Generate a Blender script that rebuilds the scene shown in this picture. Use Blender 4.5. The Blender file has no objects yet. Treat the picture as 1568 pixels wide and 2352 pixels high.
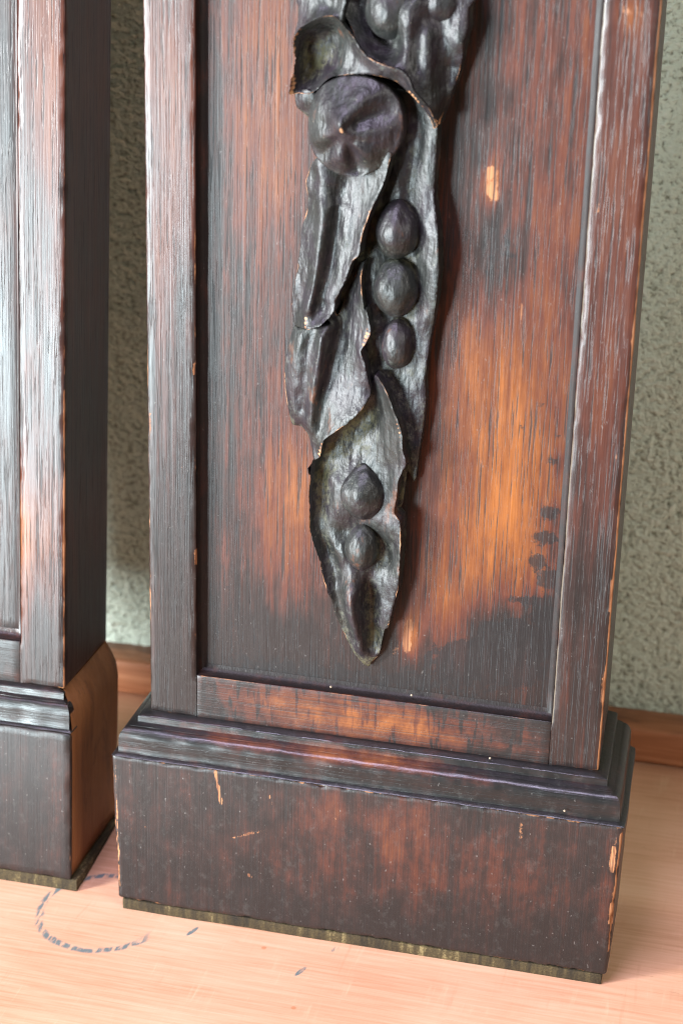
import bpy, bmesh, math, random
import numpy as np
from mathutils import Matrix, Vector, noise
from mathutils.geometry import delaunay_2d_cdt

SC = bpy.context.scene
COL = SC.collection
random.seed(7)

# ------------------------------------------------------------------ camera, world, lamps, exposure
CAM_LOC = Vector((0.25980, -0.75748, 0.41432))
FPX = 4600.0                      # focal length in units of a 1568 px wide frame
yaw, pitch, roll = (math.radians(v) for v in (13.0056, 68.3348, 1.5696))
CAM_ROT = Matrix.Rotation(yaw, 3, 'Z') @ Matrix.Rotation(pitch, 3, 'X') @ Matrix.Rotation(roll, 3, 'Z')
cam = bpy.data.cameras.new('camera')
camo = bpy.data.objects.new('camera', cam)
COL.objects.link(camo)
camo.matrix_world = Matrix.Translation(CAM_LOC) @ CAM_ROT.to_4x4()
cam.sensor_fit = 'HORIZONTAL'
cam.sensor_width = 24.0
cam.lens = FPX / 1568 * 24.0
cam.clip_start = 0.01
cam.clip_end = 50
cam.dof.use_dof = True
cam.dof.focus_distance = 0.85
cam.dof.aperture_fstop = 10.0
SC.camera = camo

world = bpy.data.worlds.new('World')
SC.world = world
world.use_nodes = True
bg = world.node_tree.nodes['Background']
bg.inputs[0].default_value = (0.62, 0.60, 0.22, 1)
bg.inputs[1].default_value = 0.10


def area(name, loc, target, sx, sy, power, color, spread=180):
    d = bpy.data.lights.new(name, 'AREA')
    d.shape = 'RECTANGLE'
    d.size, d.size_y = sx, sy
    d.energy = power
    d.color = color
    d.spread = math.radians(spread)
    o = bpy.data.objects.new(name, d)
    COL.objects.link(o)
    o.location = loc
    o.rotation_euler = (Vector(target) - Vector(loc)).to_track_quat('-Z', 'Y').to_euler()
    return o


area('window_light', (-1.05, -0.86, 0.30), (0.10, 0.0, 0.12), 0.28, 0.36, 62.0, (0.93, 0.98, 1.0))
area("low_sheen_fill", (-0.72, -1.20, -0.10), (-0.02, 0.0, 0.13), 0.34, 0.34, 36.0, (0.80, 0.95, 1.0))  # added lamp, set low at the left to put sheen on the wood
area('overhead_light', (-0.15, -0.62, 1.25), (0.12, 0.0, 0.0), 0.55, 0.36, 20.0, (0.80, 0.72, 1.0))
area('right_fill_light', (1.05, -0.80, 0.70), (0.26, 0.20, 0.10), 0.5, 0.5, 8.0, (1.0, 0.97, 0.90))  # added fill lamp that brightens the wall at the right

SC.view_settings.view_transform = 'Standard'
SC.view_settings.look = 'None'
SC.view_settings.exposure = 0.0
SC.view_settings.gamma = 1.0
SC.view_settings.use_curve_mapping = False
SC.render.engine = 'CYCLES'
SC.cycles.use_denoising = True
SC.cycles.use_adaptive_sampling = False
SC.cycles.max_bounces = 6
SC.cycles.diffuse_bounces = 3
SC.cycles.sample_clamp_indirect = 3.0
SC.cycles.filter_width = 1.1

# ------------------------------------------------------------------ sizes (metres)
W = 0.200            # shaft width
ST = 0.0214          # stile width
ZP = 0.0206          # top of the bottom rail
YP = 0.0065          # panel plane lies this far behind the front of the stiles
TOP = 0.95           # shaft height that is built
DEPTH = 0.058
ZT, ZB = -0.0172, -0.0915
TABLE = -0.0968
OV = 0.0136          # plinth overhang
YWALL = 0.198


# ------------------------------------------------------------------ helpers
def unproject(px, py, y):
    """Point on the plane Y = y seen at (px, py) of the 1568 x 2352 view: used to take measurements off the photo."""
    d = CAM_ROT @ Vector(((px - 784) / FPX, -(py - 1176) / FPX, -1))
    t = (y - CAM_LOC.y) / d.y
    return CAM_LOC + d * t


def c1(x, y): return 614.6 + .32 * x, .32 * y
def c2(x, y): return 614.6 + .32 * x, 313.6 + .32 * y
def c3(x, y): return 614.6 + .32 * x, 689.9 + .32 * y
def c4(x, y): return 614.6 + .32 * x, 1066.2 + .32 * y


def link(name, me, mat, parent=None, loc=(0, 0, 0)):
    o = bpy.data.objects.new(name, me)
    COL.objects.link(o)
    if mat: me.materials.append(mat)
    o.location = loc
    if parent:
        o.parent = parent
        o.location = (Vector(loc) - origin_of(parent))
    return o


def origin_of(o):
    v = Vector((0, 0, 0))
    while o:
        v += o.location
        o = o.parent
    return v


def tag(o, label=None, cat=None, group=None, kind=None):
    if label: o['label'] = label
    if cat: o['category'] = cat
    if group: o['group'] = group
    if kind: o['kind'] = kind
    return o


def empty(name, loc, rz=0):
    o = bpy.data.objects.new(name, None)
    COL.objects.link(o)
    o.empty_display_size = .02
    o.location = loc
    o.rotation_euler = (0, 0, rz)
    return o


def set_attr(me, name, vals):
    a = me.attributes.new(name, 'FLOAT', 'POINT')
    a.data.foreach_set('value', np.asarray(vals, dtype=np.float32))


def nz(x, y, z):
    return noise.noise(Vector((x, y, z)))


def axis_steps(lo, hi, r, step):
    n = max(1, int(round((hi - lo - 2 * r) / step)))
    mid = [lo + r + (hi - lo - 2 * r) * i / n for i in range(n + 1)]
    return [lo, lo + r * .35] + mid + [hi - r * .35, hi]


def rbox(lo, hi, r, step, wear=None, chip=0.6, faces='all', warp=None, edgefn=None, seed=0.0, chips=None, stains=None):
    """Box with softly and unevenly worn arrises, finely divided so that wear can be stored per vertex."""
    if not isinstance(step, (tuple, list)): step = (step,) * 3
    ax = [axis_steps(lo[i], hi[i], r, step[i]) for i in range(3)]
    n = [len(a) for a in ax]
    idx = {}
    verts = []

    def vid(i, j, k):
        key = (i, j, k)
        if key not in idx:
            idx[key] = len(verts)
            verts.append((ax[0][i], ax[1][j], ax[2][k]))
        return idx[key]
    fs = []
    def want(f): return faces == 'all' or f in faces
    for j in range(n[1] - 1):
        for k in range(n[2] - 1):
            if want('-x'): fs.append((vid(0, j, k), vid(0, j, k + 1), vid(0, j + 1, k + 1), vid(0, j + 1, k)))
            if want('+x'): fs.append((vid(n[0]-1, j, k), vid(n[0]-1, j + 1, k), vid(n[0]-1, j + 1, k + 1), vid(n[0]-1, j, k + 1)))
    for i in range(n[0] - 1):
        for k in range(n[2] - 1):
            if want('-y'): fs.append((vid(i, 0, k), vid(i + 1, 0, k), vid(i + 1, 0, k + 1), vid(i, 0, k + 1)))
            if want('+y'): fs.append((vid(i, n[1]-1, k), vid(i, n[1]-1, k + 1), vid(i + 1, n[1]-1, k + 1), vid(i + 1, n[1]-1, k)))
    for i in range(n[0] - 1):
        for j in range(n[1] - 1):
            if want('-z'): fs.append((vid(i, j, 0), vid(i, j + 1, 0), vid(i + 1, j + 1, 0), vid(i + 1, j, 0)))
            if want('+z'): fs.append((vid(i, j, n[2]-1), vid(i + 1, j, n[2]-1), vid(i + 1, j + 1, n[2]-1), vid(i, j + 1, n[2]-1)))
    out, edge, we = [], [], []
    L = Vector(lo); H = Vector(hi)
    for v in verts:
        p = Vector(v)
        q = Vector([min(max(p[a], L[a] + r), H[a] - r) for a in range(3)])
        d = p - q
        comps = sum(1 for a in range(3) if abs(d[a]) > r * .2)
        e = 0.0
        if comps >= 2:
            nn = nz(p.x * 160 + seed, p.y * 160, p.z * 160) + .6 * nz(p.x * 420, p.y * 420 + seed, p.z * 420)
            p = q + d.normalized() * r * (1 - chip * max(0, nn) * .55)
            e = 1.0
        elif any(abs(abs(d[a]) - r) < r * .05 for a in range(3)) and min(
                [min(abs(v[a] - L[a]), abs(v[a] - H[a])) for a in range(3) if abs(d[a]) < r * .2] or [9]) < r * 1.6:
            e = 0.55
        if edgefn: e = edgefn(p, e)
        if warp: p = warp(p)
        out.append(p); edge.append(e)
        we.append(wear(p) if wear else 0.0)
    me = bpy.data.meshes.new('wood')
    me.from_pydata([tuple(p) for p in out], [], fs)
    me.polygons.foreach_set('use_smooth', [True] * len(me.polygons))
    set_attr(me, 'edge', edge)
    set_attr(me, 'wear', we)
    set_attr(me, 'chip', [chips(p) for p in out] if chips else [0.0] * len(out))
    set_attr(me, 'stain', [stains(p) for p in out] if stains else [0.0] * len(out))
    me.set_sharp_from_angle(angle=math.radians(60))
    return me


def blobs(lst, y):
    """Wear map: soft elliptic patches given as (px, py, rx, ry, amount) measured off the photo, on plane Y = y."""
    out = []
    for px, py, rx, ry, a in lst:
        c = unproject(px, py, y)
        out.append((c.x, c.z, rx * .000182, ry * .000195, a))
    arr = np.array(out)

    def f(p):
        d = ((p.x - arr[:, 0]) / arr[:, 2]) ** 2 + ((p.z - arr[:, 1]) / arr[:, 3]) ** 2
        return float((arr[:, 4] * np.exp(-d)).sum())
    return f


def marks(lst, y):
    """Scratches, scuffs and chips: short strokes (px, py, px, py, half width px, amount) measured off the photo."""
    A, B, Wd, Am = [], [], [], []
    for x0, y0, x1, y1, w, a in lst:
        p, q = unproject(x0, y0, y), unproject(x1, y1, y)
        A.append((p.x, p.z)); B.append((q.x, q.z)); Wd.append(w * .000185); Am.append(a)
    A, B, Wd, Am = np.array(A), np.array(B), np.array(Wd), np.array(Am)
    D = B - A
    L2 = (D ** 2).sum(1) + 1e-12

    def f(p):
        if p.y > y + .004: return 0.0
        v = np.array((p.x, p.z))
        t = np.clip(((v - A) * D).sum(1) / L2, 0, 1)
        d = np.sqrt(((A + D * t[:, None] - v) ** 2).sum(1)) / Wd
        return float((Am * np.clip(1.5 - d * .75, 0, 1)).max())
    return f


# ------------------------------------------------------------------ materials
class NT:
    def __init__(self, name):
        self.m = bpy.data.materials.new(name)
        self.m.use_nodes = True
        self.t = self.m.node_tree
        self.b = self.t.nodes['Principled BSDF']
        self.out = self.t.nodes['Material Output']

    def n(self, typ, **kw):
        nd = self.t.nodes.new(typ)
        for k, v in kw.items(): setattr(nd, k, v)
        return nd

    def put(self, sock, v):
        if hasattr(v, 'links'): self.t.links.new(v, sock)
        elif isinstance(v, (tuple, list)) and len(v) == 3 and sock.type == 'RGBA': sock.default_value = (*v, 1)
        else: sock.default_value = v

    def math(self, op, a, b=0.0, c=0.0, clamp=False):
        nd = self.n('ShaderNodeMath', operation=op, use_clamp=clamp)
        for s, v in zip(nd.inputs, (a, b, c)): self.put(s, v)
        return nd.outputs[0]

    def mix(self, f, a, b, blend='MIX'):
        nd = self.n('ShaderNodeMix', data_type='RGBA', blend_type=blend)
        self.put(nd.inputs[0], f); self.put(nd.inputs[6], a); self.put(nd.inputs[7], b)
        return nd.outputs[2]

    def step(self, v, lo, hi, a=0.0, b=1.0):
        nd = self.n('ShaderNodeMapRange', interpolation_type='SMOOTHSTEP')
        self.put(nd.inputs[0], v)
        for i, q in enumerate((lo, hi, a, b)): self.put(nd.inputs[i + 1], q)
        return nd.outputs[0]

    def coords(self, random_shift=True):
        tc = self.n('ShaderNodeTexCoord').outputs['Object']
        if not random_shift: return tc
        r = self.n('ShaderNodeObjectInfo').outputs['Random']
        s = self.math('MULTIPLY', r, 3.0)
        cmb = self.n('ShaderNodeCombineXYZ')
        self.put(cmb.inputs[0], s); self.put(cmb.inputs[1], s)
        va = self.n('ShaderNodeVectorMath', operation='ADD')
        self.put(va.inputs[0], tc); self.put(va.inputs[1], cmb.outputs[0])
        return va.outputs[0]

    def noise(self, co, scale=(1, 1, 1), detail=2, rough=.5, dist=0.0):
        mp = self.n('ShaderNodeMapping')
        self.put(mp.inputs[0], co)
        mp.inputs['Scale'].default_value = scale
        nd = self.n('ShaderNodeTexNoise')
        self.put(nd.inputs['Vector'], mp.outputs[0])
        nd.inputs['Scale'].default_value = 1
        nd.inputs['Detail'].default_value = detail
        nd.inputs['Roughness'].default_value = rough
        nd.inputs['Distortion'].default_value = dist
        return nd.outputs[0]

    def ramp(self, f, stops):
        nd = self.n('ShaderNodeValToRGB')
        self.put(nd.inputs[0], f)
        cr = nd.color_ramp
        while len(cr.elements) < len(stops): cr.elements.new(.5)
        for e, (p, c) in zip(cr.elements, stops):
            e.position = p
            e.color = (*c, 1)
        return nd.outputs[0]

    def attr(self, name):
        return self.n('ShaderNodeAttribute', attribute_name=name).outputs['Fac']

    def bump(self, h, strength, dist, normal=None):
        nd = self.n('ShaderNodeBump')
        nd.inputs['Strength'].default_value = strength
        nd.inputs['Distance'].default_value = dist
        self.put(nd.inputs['Height'], h)
        if normal is not None: self.put(nd.inputs['Normal'], normal)
        return nd.outputs[0]


def oak(name, grain='z', wear_gain=1.0, wear_bias=0.0, pore=1.0, rough=0.36, cross=0.0, scuff=0.25, dust=0.5, edge_gain=1.0, bump=.45, streak=1.0, spec=.5, warm=0.0, blots=1.05, contrast=1.0, blotz=62, scrape=.25):
    """Old dark-stained oak: open pores along the grain, stain worn through to orange, bare bright arrises."""
    k = NT(name)
    co = k.coords()
    a, l = 820.0, 20.0
    def sc(s, t): return (s, s, t) if grain == 'z' else (t, s, s)
    fibre = k.noise(co, sc(1700, 30), 3, .65)
    pores = k.noise(co, sc(1150, 30), 3, .6, .2)
    long_ = k.noise(co, sc(420, 7), 3, .6, .2)
    broad = k.noise(co, sc(130, 8), 3, .55, .3)
    blot = k.noise(co, (105, 105, blotz), 5, .66)
    wear = k.attr('wear')
    w = k.math('ADD', k.math('MULTIPLY', wear, wear_gain), wear_bias)
    w = k.math('ADD', w, k.math('MULTIPLY', k.math('SUBTRACT', blot, .5), blots))
    w = k.math('ADD', w, k.math('MULTIPLY', k.math('SUBTRACT', broad, .5), 0.50 * streak))
    w = k.math('ADD', w, k.math('MULTIPLY', k.math('SUBTRACT', long_, .5), 0.50 * streak))
    w = k.math('ADD', w, k.math('MULTIPLY', k.math('SUBTRACT', fibre, .5), 0.50 * streak))
    scr = k.noise(co, sc(300, 15), 6, .72, .35)
    w = k.math('ADD', w, k.math('MULTIPLY', k.math('SUBTRACT', scr, .5), scrape))
    if contrast != 1.0: w = k.math('ADD', k.math('MULTIPLY', k.math('SUBTRACT', w, .36), contrast), .36)
    if cross:
        tick = k.noise(co, (420, 420, 60) if grain == 'x' else (60, 60, 420), 2, .5)
        w = k.math('SUBTRACT', w, k.math('MULTIPLY', k.step(tick, .55, .64), cross))
    col = k.ramp(w, [(0.0, (.0095, .0088, .0088)), (0.16, (.0165, .0105, .0098)), (0.30, (.040, .0135, .0098)), (0.48, (.080, .0235, .0118)),
                     (0.70, (.165, .050, .0138)), (1.0, (.285, .096, .0215))])
    if warm: col = k.mix(warm, col, k.ramp(w, [(0.0, (.015, .0095, .0085)), (0.14, (.030, .0125, .0095)), (0.32, (.075, .0195, .0105)), (0.52, (.115, .0315, .0088)), (1.0, (.295, .092, .0145))]))
    pm = k.math('MULTIPLY', k.step(pores, .55, .62), pore, 0.0, True)
    col = k.mix(k.math('MULTIPLY', pm, .78), col, (.008, .0072, .0075))
    # black spots of old finish left on the worn wood, with crisp ragged edges
    st = k.attr('stain')
    ragged = k.noise(co, (300, 300, 300), 6, .72)
    sm0 = k.step(k.math('ADD', st, k.math('ADD', k.math('MULTIPLY', k.math('SUBTRACT', blot, .5), 1.5), k.math('MULTIPLY', k.math('SUBTRACT', ragged, .5), 1.5))), .44, .66)
    col = k.mix(k.math('MULTIPLY', sm0, k.step(st, .02, .2, 0.0, .82)), col, (.0105, .0092, .0095))
    # chips, scratches and scuffs down to bare wood
    ch = k.attr('chip')
    cm = k.step(k.math('ADD', ch, k.math('MULTIPLY', k.math('SUBTRACT', ragged, .5), 1.1)), .42, .60)
    cm = k.math('MULTIPLY', k.math('MULTIPLY', cm, k.step(ch, .02, .2)), k.step(pores, .60, .50))
    col = k.mix(cm, col, k.mix(k.step(k.math('ADD', k.math('MULTIPLY', fibre, .6), k.math('MULTIPLY', long_, .5)), .42, .68), (.11, .034, .012), (.43, .185, .075)))
    # scratches and rubbed grey spots
    sp = k.noise(co, (900, 900, 520), 2, .5)
    sm = k.math('MULTIPLY', k.step(sp, .70, .78), scuff)
    col = k.mix(sm, col, (.23, .215, .20))
    # dust that has settled in the texture
    dn = k.noise(co, (260, 260, 210), 5, .75)
    dm = k.math('MULTIPLY', k.step(dn, .52, .72), dust * .11)
    col = k.mix(dm, col, (.20, .205, .19))
    # bare arrises
    ed = k.attr('edge')
    en = k.noise(co, (120, 120, 60) if grain == 'z' else (60, 120, 120), 4, .65)
    em = k.step(k.math('ADD', k.math('MULTIPLY', ed, .46 * edge_gain), k.math('MULTIPLY', en, .9)), .90, 1.03)
    bare = k.mix(fibre, (.16, .05, .016), (.46, .205, .085))
    col = k.mix(k.math('MULTIPLY', em, .9), col, bare)
    rg = k.math('ADD', rough, k.math('MULTIPLY', pm, .12))
    rg = k.math('ADD', rg, k.math('MULTIPLY', k.math('MAXIMUM', em, cm), .25))
    rg = k.math('ADD', rg, k.math('MULTIPLY', k.math('SUBTRACT', blot, .5), .18))
    ln = k.math('MULTIPLY', k.step(ed, -.9, -.3, 1.0, 0.0), k.step(k.noise(co, (60, 60, 45), 3, .6), .36, .50))
    k.put(k.b.inputs['Base Color'], k.mix(ln, col, (.10, .080, .058)))      # broken pale line along one arris
    k.put(k.b.inputs['Roughness'], rg)
    k.b.inputs['IOR'].default_value = 1.5
    k.b.inputs['Specular IOR Level'].default_value = spec
    h = k.math('SUBTRACT', k.math('MULTIPLY', fibre, .5), k.math('MULTIPLY', pm, .8))
    h = k.math('ADD', h, k.math('MULTIPLY', long_, .8))
    h = k.math('ADD', h, k.math('MULTIPLY', k.noise(co, (70, 70, 40), 3, .6), .6))
    k.put(k.b.inputs['Normal'], k.bump(h, bump, .0005))
    return k.m


def carving_mat():
    k = NT('blackened_carving')
    co = k.coords(False)
    big = k.noise(co, (90, 90, 50), 4, .6)
    hue = k.noise(co, (55, 55, 40), 3, .6)
    fib = k.noise(co, (1000, 1000, 110), 4, .65)
    col = k.mix(k.step(hue, .40, .60), k.ramp(big, [(0.25, (.0085, .0068, .009)), (0.5, (.0165, .012, .0155)), (0.75, (.032, .023, .026))]),
                k.ramp(big, [(0.25, (.0075, .0075, .0068)), (0.5, (.0135, .0142, .0128)), (0.75, (.027, .029, .027))]))
    col = k.mix(k.math('MULTIPLY', k.step(fib, .52, .66), .5), col, (.0075, .007, .0075))
    rub = k.step(k.math('ADD', big, k.math('MULTIPLY', fib, .25)), .75, .86)
    col = k.mix(k.math('MULTIPLY', rub, .7), col, (.105, .040, .020))
    # dusty film, olive where it has gathered low in the hollows
    dn = k.noise(co, (260, 260, 210), 8, .86)
    low = k.attr('low')
    dm = k.step(k.math('ADD', dn, k.math('MULTIPLY', low, .12)), .52, .72)
    col = k.mix(k.math('MULTIPLY', dm, .66), col, k.mix(low, (.098, .108, .092), (.115, .098, .038)))
    sp = k.noise(co, (950, 950, 800), 3, .6)
    col = k.mix(k.math('MULTIPLY', k.step(sp, .67, .76), .45), col, (.30, .28, .21))
    ed = k.attr('edge')
    en = k.noise(co, (95, 95, 75), 3, .6)
    em = k.step(k.math('ADD', k.math('MULTIPLY', ed, .50), k.math('MULTIPLY', en, .95)), .96, 1.08)
    bare = k.mix(k.step(en, .42, .66), (.22, .075, .032), (.58, .30, .15))
    col = k.mix(k.math('MULTIPLY', em, .92), col, bare)
    k.put(k.b.inputs['Base Color'], col)
    rg = k.math('ADD', .46, k.math('MULTIPLY', dm, .26))
    rg = k.math('ADD', rg, k.math('MULTIPLY', k.math('SUBTRACT', big, .5), .25))
    rg = k.math('ADD', rg, k.math('MULTIPLY', em, .2))
    k.put(k.b.inputs['Roughness'], rg)
    h = k.math('MULTIPLY', k.noise(co, (420, 420, 90), 2, .5), .55)
    h = k.math('ADD', h, k.math('MULTIPLY', k.noise(co, (260, 260, 170), 3, .55), .9))
    h = k.math('ADD', h, k.math('MULTIPLY', k.noise(co, (120, 120, 70), 2, .5), .8))
    cuts = k.n('ShaderNodeTexVoronoi', feature='SMOOTH_F1')
    mp = k.n('ShaderNodeMapping'); k.put(mp.inputs[0], co); mp.inputs['Scale'].default_value = (210, 210, 75)
    k.put(cuts.inputs['Vector'], mp.outputs[0]); cuts.inputs['Scale'].default_value = 1.0
    h = k.math('ADD', h, k.math('MULTIPLY', cuts.outputs['Distance'], 1.2))      # shallow gouge cuts
    k.b.inputs['Specular IOR Level'].default_value = .46
    k.put(k.b.inputs['Normal'], k.bump(h, .75, .0010))
    return k.m


def raw_side_mat():
    k = NT('raw_softwood_end')
    co = k.coords()
    g = k.noise(co, (60, 60, 9), 4, .6, .5)
    f = k.noise(co, (500, 500, 60), 3, .6)
    col = k.ramp(k.math('ADD', k.math('MULTIPLY', g, .8), k.math('MULTIPLY', f, .25)),
                 [(0.3, (.13, .042, .012)), (0.55, (.26, .095, .028)), (0.8, (.40, .17, .065))])
    st = k.noise(co, (45, 45, 18), 5, .68, .6)
    col = k.mix(k.math('MULTIPLY', k.step(st, .52, .66), .7), col, (.085, .026, .010))
    col = k.mix(k.math('MULTIPLY', k.step(f, .60, .72), .5), col, (.06, .020, .008))
    k.put(k.b.inputs['Base Color'], col)
    k.b.inputs['Roughness'].default_value = .6
    k.put(k.b.inputs['Normal'], k.bump(f, .4, .0005))
    return k.m


def shade_strip_mat():  # dark olive colour standing in for shade on the table
    k = NT('olive_shade')
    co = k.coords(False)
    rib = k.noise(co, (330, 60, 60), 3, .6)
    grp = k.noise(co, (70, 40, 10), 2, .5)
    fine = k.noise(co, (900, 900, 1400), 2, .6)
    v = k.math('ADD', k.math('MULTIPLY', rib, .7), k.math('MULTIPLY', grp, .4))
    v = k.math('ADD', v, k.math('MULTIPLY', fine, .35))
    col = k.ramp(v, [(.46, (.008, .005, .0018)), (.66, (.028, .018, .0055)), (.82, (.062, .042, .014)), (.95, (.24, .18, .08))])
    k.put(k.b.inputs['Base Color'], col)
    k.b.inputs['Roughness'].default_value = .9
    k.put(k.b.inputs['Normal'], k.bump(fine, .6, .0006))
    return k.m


def table_mat():
    k = NT('salmon_tabletop')
    co = k.coords(False)
    gx = k.noise(co, (22, 520, 1), 5, .62, .25)           # grain along the length
    ry = k.noise(co, (300, 20, 1), 4, .6, .6)              # saw ripples across it
    rf = k.noise(co, (26, 40, 1), 3, .6)
    big = k.noise(co, (9, 22, 1), 4, .6, .4)
    col = k.ramp(k.math('ADD', k.math('MULTIPLY', gx, .5), k.math('MULTIPLY', big, .5)),
                 [(.34, (.59, .285, .16)), (.5, (.71, .385, .24)), (.64, (.78, .46, .305))])
    light = k.math('MULTIPLY', k.step(ry, .54, .74), k.step(rf, .46, .66))
    col = k.mix(k.math('MULTIPLY', light, .42), col, (.84, .58, .38))
    ripple = k.math('MULTIPLY', k.step(ry, .40, .26), k.step(rf, .40, .60))
    col = k.mix(k.math('MULTIPLY', ripple, .22), col, (.46, .19, .095))
    dark = k.math('MULTIPLY', k.step(k.noise(co, (90, 420, 1), 5, .72), .62, .74), .40)
    col = k.mix(dark, col, (.34, .13, .06))
    grit = k.step(k.noise(co, (700, 700, 1), 3, .6), .70, .78)
    col = k.mix(k.math('MULTIPLY', grit, .35), col, (.30, .16, .10))
    # pen circle, broken up by the ripples of the wood, and three stray strokes
    sep = k.n('ShaderNodeSeparateXYZ')
    k.put(sep.inputs[0], co)
    x, y = sep.outputs[0], sep.outputs[1]
    wob = k.math('MULTIPLY', k.math('SUBTRACT', k.noise(co, (90, 90, 1), 3, .6), .5), .16)
    dx = k.math('DIVIDE', k.math('SUBTRACT', x, RING[0]), RING[2])
    dy = k.math('DIVIDE', k.math('SUBTRACT', y, RING[1]), RING[3])
    rr = k.math('SQRT', k.math('ADD', k.math('MULTIPLY', dx, dx), k.math('MULTIPLY', dy, dy)))
    rr = k.math('ABSOLUTE', k.math('ADD', k.math('SUBTRACT', rr, 1.0), wob))
    ring = k.step(rr, .028, .085, 1.0, 0.0)
    gap = k.step(k.math('ADD', k.math('MULTIPLY', dx, .9), k.math('MULTIPLY', dy, .55)), .40, .75, 1.0, 0.0)
    ring = k.math('MULTIPLY', ring, gap)
    for sx, sy, sl in STROKES:
        u = k.math('DIVIDE', k.math('SUBTRACT', x, k.math('ADD', sx, k.math('MULTIPLY', k.math('SUBTRACT', y, sy), .35))), .0013)
        v = k.math('DIVIDE', k.math('SUBTRACT', y, sy), sl)
        d = k.math('ADD', k.math('MULTIPLY', u, u), k.math('MULTIPLY', v, v))
        ring = k.math('MAXIMUM', ring, k.step(d, .5, 1.0, 1.0, 0.0))
    brk = k.step(k.noise(co, (430, 90, 1), 3, .6), .38, .56)
    ring = k.math('MULTIPLY', k.math('MULTIPLY', ring, brk), .85)
    col = k.mix(ring, col, (.06, .155, .175))
    # a couple of small rust-brown spots
    for sx, sy, sr in SPOTS:
        d = k.math('SQRT', k.math('ADD', k.math('POWER', k.math('SUBTRACT', x, sx), 2.0), k.math('POWER', k.math('SUBTRACT', y, sy), 2.0)))
        col = k.mix(k.math('MULTIPLY', k.step(d, sr * .6, sr, 1.0, 0.0), .6), col, (.50, .17, .06))
    k.put(k.b.inputs['Base Color'], col)
    k.b.inputs['Roughness'].default_value = .5
    h = k.math('ADD', k.math('MULTIPLY', gx, .6), k.math('MULTIPLY', ry, .4))
    k.put(k.b.inputs['Normal'], k.bump(h, .25, .0005))
    return k.m


def wall_mat():
    k = NT('grey_roughcast')
    co = k.coords(False)
    n1 = k.noise(co, (330, 330, 400), 3, .6, .2)
    n2 = k.noise(co, (800, 800, 900), 3, .6)
    n3 = k.noise(co, (14, 14, 10), 3, .6)
    v = k.math('ADD', k.math('MULTIPLY', n1, .8), k.math('MULTIPLY', n2, .2))
    pit = k.step(v, .33, .50)
    col = k.mix(pit, (.24, .265, .20), k.mix(n3, (.56, .64, .53), (.67, .74, .64)))
    col = k.mix(k.math('MULTIPLY', k.step(v, .56, .68), .5), col, (.75, .79, .72))
    rust = k.step(k.noise(co, (70, 70, 80), 2, .5), .68, .74)
    col = k.mix(k.math('MULTIPLY', rust, .3), col, (.24, .15, .10))
    k.put(k.b.inputs['Base Color'], col)
    k.b.inputs['Roughness'].default_value = .95
    k.put(k.b.inputs['Normal'], k.bump(v, 1.0, .004))
    return k.m


def ledge_mat():
    k = NT('orange_back_ledge')
    co = k.coords(False)
    g = k.noise(co, (10, 200, 200), 4, .6, .3)
    b = k.noise(co, (22, 60, 60), 3, .6)
    col = k.ramp(g, [(.3, (.24, .085, .035)), (.5, (.36, .135, .06)), (.7, (.50, .22, .11))])
    col = k.mix(k.math('MULTIPLY', k.step(b, .5, .66), .75), col, (.12, .042, .022))
    k.put(k.b.inputs['Base Color'], col)
    k.b.inputs['Roughness'].default_value = .5
    return k.m


def plain(name, c, r=.7):
    k = NT(name)
    co = k.coords()
    k.put(k.b.inputs['Base Color'], k.mix(k.noise(co, (900, 900, 900), 2, .5), tuple(v * .7 for v in c), c))
    k.b.inputs['Roughness'].default_value = r
    return k.m


def on_table(px, py):
    d = CAM_ROT @ Vector(((px - 784) / FPX, -(py - 1176) / FPX, -1))
    t = (TABLE - CAM_LOC.z) / d.z
    return CAM_LOC + d * t


_l, _r = on_table(74, 2112), on_table(372, 2120)
_t, _b = on_table(225, 2006), on_table(215, 2187)
RING = ((_l.x + _r.x) / 2, (_t.y + _b.y) / 2, abs(_r.x - _l.x) / 2, abs(_t.y - _b.y) / 2)
STROKES = [(on_table(442, 2140).x, on_table(442, 2140).y, .0045), (on_table(690, 2232).x, on_table(690, 2232).y, .0045),
           (on_table(770, 2180).x, on_table(770, 2180).y, .003)]
SPOTS = [(on_table(674, 2316).x, on_table(674, 2316).y, .0014), (on_table(606, 2178).x, on_table(606, 2178).y, .0014)]

M_STILE = oak('dark_oak_stile', wear_bias=.13, edge_gain=.9, dust=.4, rough=.35, bump=.28, warm=.6, streak=.55, pore=.9, blots=.5, blotz=22, scrape=.35)
M_PANEL = oak('dark_oak_panel', wear_gain=.86, wear_bias=.095, dust=.15, rough=.40, streak=.55, spec=.40, warm=1.0, bump=.22, blots=.62, blotz=40, pore=1.1, scrape=.85)
M_RAIL = oak('dark_oak_rail', grain='x', wear_bias=.04, pore=.5, dust=.5, streak=.7, rough=.4, warm=.5, cross=.22, bump=.25)
M_MOULD = oak('dark_oak_moulding', grain='x', wear_bias=.02, pore=.3, rough=.31, dust=.7, edge_gain=.7, scuff=.3, bump=.25, streak=.5)
M_PLINTH = oak('dark_oak_plinth', wear_bias=.05, pore=.3, rough=.42, scuff=.4, dust=.7, streak=.4, bump=.18, warm=.4, blots=.75, blotz=70, scrape=.6, edge_gain=.9)
M_COVE = oak('dark_oak_cove', wear_bias=.0, pore=.2, rough=.5, dust=.3, edge_gain=.0, bump=.3, streak=.4, spec=.25, warm=.7)
M_SIDE = oak('dark_oak_side', wear_bias=.10, pore=.6, rough=.5, dust=.1, edge_gain=.3)
M_CARVE = carving_mat()
M_RAW = raw_side_mat()
M_SHADE_STRIP = shade_strip_mat()

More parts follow.
